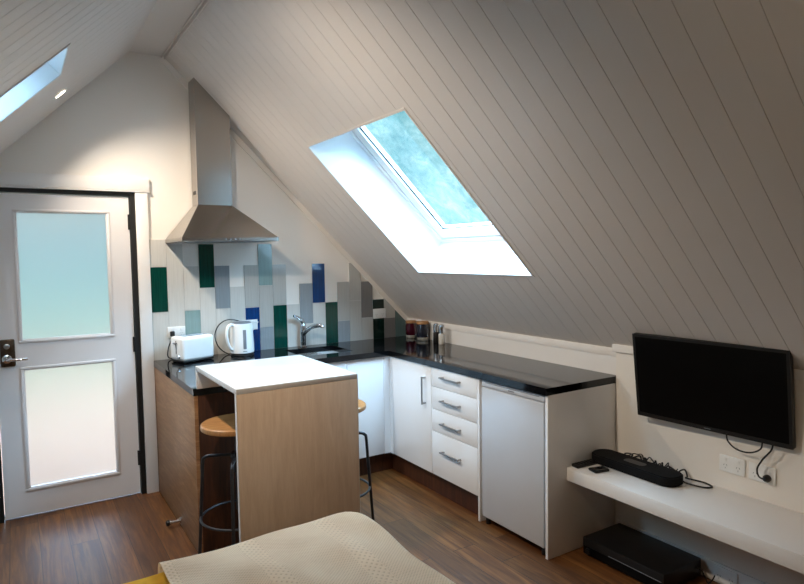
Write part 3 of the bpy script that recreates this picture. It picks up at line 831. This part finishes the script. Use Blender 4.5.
# black receiver box on the floor
rb = thing('receiver_box', 'low black media box on the floor under the floating shelf', 'media box', (-.2, -2.47, 0))
box(-.345, -.052, -2.712, -2.236, .010, .098, .004).build('case', 'black', rb)
box(-.3475, -.3452, -2.704, -2.244, .014, .055, .001).build('front_panel', 'blackgloss', rb)
box(-.3478, -.3453, -2.700, -2.40, .058, .060).build('trim_line', 'grey', rb)
MB().lathe([(.016, 0), (.015, .010), (.004, .011)], n=20, M4=Matrix.Translation((-.3475, -2.275, .035)) @ Matrix.Rotation(-PI/2, 4, 'Y')).build('knob', 'black', rb)
for xx in (-.32, -.08):
    for yy in (-2.69, -2.26): MB().lathe([(.012, 0), (.012, .011)], (xx, yy, 0), 12).build('foot', 'black', rb)
rb_shift = Vector((-.014, .012, 0))
cable('power_cord', [(-.09, -2.7125, .06), (-.085, -2.735, .055), (-.08, -2.75, .03), (-.08, -2.765, .005), (-.075, -2.78, .02), (-.066, -2.785, .035), (-.0575, -2.785, .045)], .0035,
      parent=rb)

rb.location += rb_shift
# ------------------------------------------------------------------ television
tv = thing('television', 'black flat television on the wall above the floating shelf', 'television', (-.03, -2.74, .95))
W_, H_, T_ = .7385, .4340, .030
tilt, yaw = .128, .052
hd_ = Vector((math.sin(yaw), -math.cos(yaw), 0)); nn = Vector((-math.cos(yaw), -math.sin(yaw), 0))
up = (math.cos(tilt)*Vector((0, 0, 1))+math.sin(tilt)*nn).normalized(); fn = hd_.cross(up); fn = fn if fn.x < 0 else -fn
MT = Matrix.Translation(Vector((-.111, -2.7350, .9535))-Vector((-.03, -2.74, .95))) @ Matrix((( hd_.x, -fn.x, up.x, 0), (hd_.y, -fn.y, up.y, 0), (hd_.z, -fn.z, up.z, 0), (0, 0, 0, 1)))
def tp(name, mb, mat, parent=tv):
    bmesh.ops.transform(mb.bm, matrix=MT, verts=mb.bm.verts); return mb.build(name, mat, parent, world=False)
w2, h2 = W_/2, H_/2
tp('casing', MB().box(-w2, w2, .001, T_, -h2, h2, .004).box(-w2*.6, w2*.6, T_, T_+.02, -h2*.7, h2*.5, .004), 'black')
tp('bezel', MB().cells([-w2, -w2+.014, w2-.014, w2], [-h2, -h2+.020, h2-.014, h2], lambda x, z: not (abs(x) < w2-.014 and -h2+.02 < z < h2-.014), -.003, .001, 'y'), 'black')
tp('screen', MB().box(-w2+.014, w2-.014, -.001, .001, -h2+.02, h2-.014), 'blackgloss')
tp('badge', MB().box(-.016, .016, -.0036, -.003, -h2+.008, -h2+.012), 'grey')
box(-.045, -.0302, -2.84, -2.64, .86, 1.02, .002).build('wall_bracket', 'black', tv)
cable('signal_cable', [(-.085, -2.825, .745), (-.082, -2.83, .712), (-.075, -2.86, .684), (-.07, -2.90, .676), (-.07, -2.94, .686), (-.078, -2.975, .712), (-.085, -2.985, .745)], .0036, parent=tv)
def pl3(t): MB().lathe([(.016, 0), (.016, .014), (.008, .028)], n=20, M4=Matrix.Translation((-.0430, -2.990, .577)) @ Matrix.Rotation(-PI/2, 4, 'Y')).build('plug', 'black', t)
cable('power_cord', [(-.085, -3.03, .745), (-.083, -3.02, .715), (-.078, -2.985, .668), (-.078, -2.962, .62), (-.080, -2.970, .588), (-.070, -2.988, .576)], .0038, parent=tv, extra=pl3)

# ------------------------------------------------------------------ bed
BX0, BX1, BY0, BY1 = -3.45, -1.712, -4.22, -2.235
bed = thing('bed', 'double bed in the foreground under the yellow blanket and cream throw', 'bed', ((BX0+BX1)/2, (BY0+BY1)/2, 0))
box(BX0+.02, BX1-.02, BY0+.02, BY1-.02, .10, .27, .01).build('base', 'walnut_and_shade', bed)
box(BX0+.012, BX1-.012, BY0+.01, BY1-.012, .272, .520, .05, seg=4).build('mattress', 'sheet', bed)
for x in (BX0+.08, BX1-.08):
    for y in (BY0+.08, BY1-.08): MB().lathe([(.02, 0), (.028, .10)], (x, y, 0), 16).build('leg', 'black', bed)
def drape(name, mat, label, cat, x0, x1, y0, y1, ztop, hang_r, hang_f, th, amp, seed, out=0., nx=110, ny=110):
    """cloth lying on the mattress top, falling over its right side and its foot end"""
    random.seed(seed); ph = [random.uniform(0, 6) for _ in range(8)]
    CR = .22; r = .055; ex, ey = BX1+out, BY1+out
    def one(t, edge):
        """t = distance along the cloth; returns (coordinate, drop)"""
        s0 = edge-r
        if t <= s0: return t, 0
        a = (t-s0)/r
        if a < PI/2: return s0+r*math.sin(a), r*(1-math.cos(a))
        return edge, r+(t-s0-r*PI/2)
    bm = bmesh.new(); g = []
    for i in range(nx+1):
        row = []
        for j in range(ny+1):
            tx = x0+(x1+hang_r-x0)*i/nx; ty = y0+(y1+hang_f-y0)*j/ny
            X, dx = one(tx, ex); Y, dy = one(ty, ey)
            # soften the corner
            cx_, cy_ = max(0, X-(ex-CR)), max(0, Y-(ey-CR))
            rr = math.hypot(cx_, cy_)
            if rr > CR and cx_ > 0 and cy_ > 0:
                k = CR/rr; X = ex-CR+cx_*k; Y = ey-CR+cy_*k
            n = (math.sin(tx*7+ph[0]+2*math.sin(ty*3+ph[1]))+math.sin(ty*9+ph[2]+1.5*math.sin(tx*5+ph[3]))+.6*math.sin((tx*1.3+ty)*17+ph[4]))
            n2 = math.sin(tx*23+ph[5]+math.sin(ty*2))*math.sin(ty*4+ph[6])
            z = ztop-max(dx, dy)-.25*min(dx, dy)*0
            wv = amp*(n*.5+.4*n2)
            if max(dx, dy) < r: z += wv+amp*.8
            else:
                if dx > dy: X += abs(wv)*1.5
                else: Y += abs(wv)*1.5
            row.append(bm.verts.new((X, Y, max(z, .13))))
        g.append(row)
    for i in range(nx):
        for j in range(ny): f_ = bm.faces.new([g[i][j], g[i+1][j], g[i+1][j+1], g[i][j+1]]); f_.smooth = True
    # thickness
    me_ = bmesh.ops.solidify(bm, geom=bm.faces[:], thickness=th)
    bmesh.ops.recalc_face_normals(bm, faces=bm.faces)
    m = MB(); m.bm.free(); m.bm = bm
    o = m.build(name, mat, sharp=60); return tag(o, label, cat)
drape('blanket', 'yellow', 'mustard yellow blanket covering the bed, visible left of the throw', 'blanket', BX0+.01, BX1, BY0+.01, BY1, .538, .30, .30, .006, .003, 2, .022)
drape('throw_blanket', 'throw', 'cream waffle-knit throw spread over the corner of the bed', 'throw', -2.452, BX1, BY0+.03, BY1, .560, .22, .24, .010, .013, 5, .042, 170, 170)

# ------------------------------------------------------------------ downlights and lighting
def downlight(P, s, y, label, power, nrm, cone=120, blend=.8, col=(1, .86, .70), tilt=None):
    c = P(s, y, 0); n = Vector(nrm).normalized()
    o = thing('downlight', label, 'downlight', tuple(c), 'recessed downlights in the sloping ceiling')
    q = Vector((0, 0, -1)).rotation_difference(n).to_matrix().to_4x4()
    kp('ring', MB().lathe([(.034, -.001), (.034, -.006), (.042, -.007), (.048, -.003), (.048, -.0005)], n=32, M4=q, cap=False), 'white', o)
    kp('diffuser', MB().lathe([(.0335, -.0025), (.0335, -.004)], n=32, M4=q), 'led', o)
    ld = bpy.data.lights.new('downlight_lamp', 'SPOT'); ld.energy = power; ld.color = col
    ld.spot_size = math.radians(cone); ld.spot_blend = blend; ld.shadow_soft_size = .03
    lo = bpy.data.objects.new('downlight_lamp', ld); COL.objects.link(lo); lo.parent = o
    lo.location = n*.012; lo.rotation_euler = Vector(tilt or n).to_track_quat('-Z', 'Y').to_euler()
NL = (math.sin(AL), 0, -math.cos(AL)); NR = (-math.sin(AR), 0, -math.cos(AR))
sd = (-2.564-XL)/-math.cos(AL)
downlight(PL, sd, -.458, 'lit round downlight on the left slope between its skylight and the door wall', 60, NL, 132, 1, tilt=(.62, -.04, -.78))
downlight(PL, sd, -2.10, 'assumed downlight added unseen on the left slope just bedward of its skylight', 72, NL, 142, 1, tilt=(.62, .36, -.70))  # unseen lamp at a guessed spot, aimed to light the back wall evenly
downlight(PL, sd, -3.95, 'assumed downlight added unseen on the left slope over the bed head', 14, NL, 120, 1, (1, .70, .38))  # unseen warm lamp, added for the glow on the near right slope

# daylight portals in the three openings
def portal(P, H, d=.35):
    s0, s1, y0, y1 = H; c = P((s0+s1)/2, (y0+y1)/2, d); n = (P(0, 0, 0)-P(0, 0, 1)).normalized()
    l = bpy.data.lights.new('skylight_portal', 'AREA'); l.shape = 'RECTANGLE'
    u = (P(1, 0, 0)-P(0, 0, 0)).normalized(); v = Vector((0, 1, 0))
    l.size = s1-s0-.2; l.size_y = y1-y0-.2; l.cycles.is_portal = True
    o = bpy.data.objects.new('skylight_portal', l); COL.objects.link(o)
    w_ = u.cross(v)
    if w_.dot(-n) < 0: v = -v; w_ = u.cross(v)
    m = Matrix((u, v, w_)).transposed().to_4x4(); m.translation = c; o.matrix_world = m
portal(PR, HR); portal(PL, HL)

wd = bpy.data.worlds.new('daylight'); scene.world = wd; wd.use_nodes = True
nt = wd.node_tree; N = nt.nodes; bg = N['Background']
tc = N.new('ShaderNodeTexCoord'); sp = N.new('ShaderNodeSeparateXYZ'); nt.links.new(tc.outputs['Generated'], sp.inputs[0])
ns = N.new('ShaderNodeTexNoise'); ns.inputs['Scale'].default_value = 14; ns.inputs['Detail'].default_value = 8; ns.inputs['Roughness'].default_value = .7
nt.links.new(tc.outputs['Generated'], ns.inputs['Vector'])
tr = N.new('ShaderNodeValToRGB'); nt.links.new(ns.outputs['Fac'], tr.inputs[0])
tr.color_ramp.elements[0].position = .35; tr.color_ramp.elements[0].color = (.22, .42, .47, 1)
tr.color_ramp.elements[1].position = .68; tr.color_ramp.elements[1].color = (.60, .86, .94, 1)
mr = N.new('ShaderNodeMapRange'); mr.inputs['From Min'].default_value = .28; mr.inputs['From Max'].default_value = .58
nt.links.new(sp.outputs[2], mr.inputs['Value'])
mx = N.new('ShaderNodeMix'); mx.data_type = 'RGBA'; nt.links.new(mr.outputs[0], mx.inputs[0])
nt.links.new(tr.outputs[0], mx.inputs[6]); mx.inputs[7].default_value = (12, 17, 23.5, 1)
nt.links.new(mx.outputs[2], bg.inputs['Color']); bg.inputs['Strength'].default_value = 1.0

# ------------------------------------------------------------------ camera
cy_, cp_, cr_, f_px = .564, -.0614, -.015, 612.87
fwd = Vector((math.sin(cy_)*math.cos(cp_), math.cos(cy_)*math.cos(cp_), math.sin(cp_)))
rt0 = Vector((math.cos(cy_), -math.sin(cy_), 0)); up0 = rt0.cross(fwd)
c_, s_ = math.cos(cr_), math.sin(cr_)
rt = c_*rt0+s_*up0; upv = -s_*rt0+c_*up0
cd = bpy.data.cameras.new('camera'); cd.sensor_width = 36; cd.lens = f_px*36/804; cd.clip_start = .02
co = bpy.data.objects.new('camera', cd); COL.objects.link(co)
m = Matrix((rt, upv, -fwd)).transposed().to_4x4(); m.translation = (-2.8234, -4.3773, 1.5916); co.matrix_world = m
scene.camera = co
vs = scene.view_settings; vs.view_transform = 'Standard'; vs.look = 'None'; vs.gamma = 1; vs.use_curve_mapping = False; vs.exposure = .66
scene.cycles.use_denoising = True
scene.cycles.max_bounces = 10; scene.cycles.diffuse_bounces = 6; scene.cycles.transparent_max_bounces = 12
